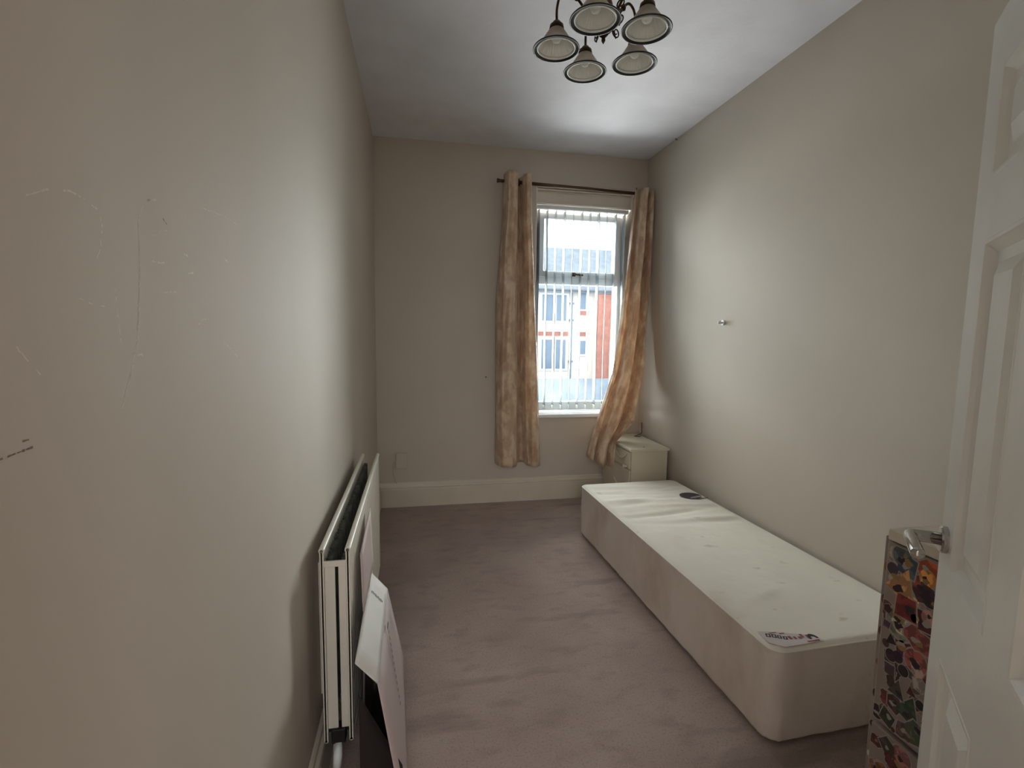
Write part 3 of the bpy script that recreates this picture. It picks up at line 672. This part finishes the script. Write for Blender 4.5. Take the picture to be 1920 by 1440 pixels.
for i, (sy, sz, s, c, kind) in enumerate(FILL+STK):
    sy = min(sy, SY1-.03); sz = min(sz, .855)
    par = ud if sz > .38 else ld
    if par is ud and sz-s/2 < .392: s = max(.012, (sz-.392)*2)
    if par is ld and sz+s/2 > .368: s = max(.012, (.368-sz)*2)
    if '_o' not in par: par['_o'] = sk['_o']
    if kind == 'rc': kind = SR.choice(['rc', 'pt', 'bl'])
    n = {'el': 22, 'rc': 4, 'tr': 3, 'pt': 5, 'bl': 16}[kind]; a0 = SR.uniform(-.35, .35)+(math.pi/4 if n == 4 else math.pi/2)
    rim = []; core = []; X = SX-.0003-.00007*(i % 11)-(.0009 if i >= len(FILL) else 0); ph = SR.uniform(0, 6)
    for k_ in range(n):
        a = a0+2*math.pi*k_/n; rr = s/2*(1.2 if n < 6 else 1)
        if kind == 'bl': rr *= 1+.22*math.sin(2*a+ph)+.14*math.sin(5*a+ph*2)
        elif n < 6: rr *= SR.uniform(.85, 1.15)
        cy_, cz_ = math.cos(a)*rr, math.sin(a)*rr*1.08
        zt = SZ-.036 if par is ud else .369
        rim.append((X, min(sy+cy_*1.14, SY1-.024), min(sz+cz_*1.14, zt))); core.append((X-.0002, min(sy+cy_, SY1-.026), min(sz+cz_, zt-.002)))
    b = MB(); b.add(rim, [tuple(range(n))]); b.cur = 1; b.add(core, [tuple(range(n))])
    if s > .034:
        for q_ in range(SR.choice([1, 2, 3])):   # printed motif: irregular blots, not characters
            oy, oz, sc_ = SR.uniform(-.2, .2)*s, SR.uniform(-.25, .25)*s, SR.uniform(.10, .24)*s; p2 = SR.uniform(0, 6); b.cur = SR.choice([0, 2, 2, 3])
            b.add([(X-.00035-.00004*q_, min(sy+oy+sc_*(1+.3*math.sin(3*a+p2))*math.cos(a), SY1-.026), min(sz+oz+sc_*(.8+.3*math.sin(2*a+p2))*math.sin(a), zt-.003)) for a in [2*math.pi*k_/12 for k_ in range(12)]], [tuple(range(12))])
    if c not in pmats: pmats[c] = mat('sticker_ink', tuple(min(255, int(v*1.12)) for v in c), .4, rgb2=tuple(min(255, int(v*1.5)) for v in c), scale=45, lo=.5, hi=.54)
    b.build('sticker', [M['stwhite'], pmats[c], M['stdark'], M['stochre']], par)
for i in range(9):   # a few on the exposed edge of the carcass
    z = .08+.09*i; n = 12; s = SR.uniform(.008, .014); b = MB(); b.cur = 0
    y0 = SY1-.011
    b.add([(SX+.0176, y0+.0075*math.cos(2*math.pi*k_/n), z+s*math.sin(2*math.pi*k_/n)) for k_ in range(n)], [tuple(range(n))])
    c = SR.choice(list(pmats)); b.build('sticker', [pmats[c]], sk)

# ------------------------------------------------------------------ outside
struct(MB().box(-30, 50, 4.6, 60, -4.7, -4.6).build('ground', M['ground']))
def window_out(par, x0, x1, z0, z1, y, blue=True):
    f = MB().box(x0, x1, y-.06, y+.05, z0, z1).build('window', M['upvc'], par)
    xm = (x0+x1)/2
    MB().box(x0+.1, xm-.05, y-.08, y-.05, z0+.1, z1-.1).box(xm+.05, x1-.1, y-.08, y-.05, z0+.1, z1-.1).build('pane', M['bluewin'], f)
bd = thing('rendered_house', 'pale rendered house with slate roof across the street', 'building', (7, 26, -4.6))
MB().box(2.5, 9.72, 26, 33, -4.6, 3.9).build('wall', M['render'], bd)
b = MB(); b.add([(2.2, 25.6, 3.85), (13.5, 25.6, 3.85), (13.5, 30, 6.75), (2.2, 30, 6.75), (2.2, 25.6, 3.65), (13.5, 25.6, 3.65), (13.5, 34, 3.85), (2.2, 34, 3.85)], [(0, 1, 2, 3), (4, 5, 1, 0), (3, 2, 6, 7), (0, 3, 7), (1, 6, 2)])
b.build('roof', M['slate'], bd)
MB().tube([(2.2, 25.5, 3.78), (13.5, 25.5, 3.78)], .05, 8).build('gutter', M['print'], bd)
for (x0, x1, z0, z1) in ((6.6, 7.35, 2.1, 3.6), (7.4, 8.1, 2.1, 3.6), (6.6, 7.35, -.5, 1.2), (7.4, 8.1, -.5, 1.2), (8.75, 9.2, 2.75, 3.75), (8.8, 9.25, .3, 1.15), (4.2, 5.6, 2.1, 3.6), (4.2, 5.6, -.5, 1.2)):
    f = MB().box(x0-.06, x1+.06, 25.94, 26.02, z0-.06, z1+.06).build('window', M['upvc'], bd)
    MB().box(x0+.08, x1-.08, 25.9, 25.94, z0+.06, z1-.06).build('pane', M['bluewin'], f)
for (x0, x1, z0) in ((6.5, 8.15, 1.35), (8.7, 9.3, 1.35), (8.7, 9.3, 2.5)):
    MB().box(x0, x1, 25.93, 26, z0, z0+.22).build('brick_lintel', M['brick'], bd)
b = MB(); b.tube([(8.33, 25.9, -4.6), (8.33, 25.9, 3.7)], .045, 8)
for z in (3.1, 2.2, -.05): b.box(8.22, 8.44, 25.86, 26, z-.05, z+.05)
b.build('drainpipe', M['bluewin'], bd)
b2 = thing('brick_house', 'red brick house front to the right of the rendered house', 'building', (11.5, 25.8, -4.6))
MB().box(9.74, 14, 25.65, 25.99, -4.6, 3.64).build('wall', M['brick'], b2)
b3 = tag(MB().box(2, 16, 19.8, 20, -4.6, -.45).build('haze_wall', M['slate']), 'low blue grey wall added to imitate the haze low in the window', 'wall')  # no real wall: added for the mottled bluish haze low in the panes

for o in bpy.data.objects:
    if '_o' in o.keys(): del o['_o']
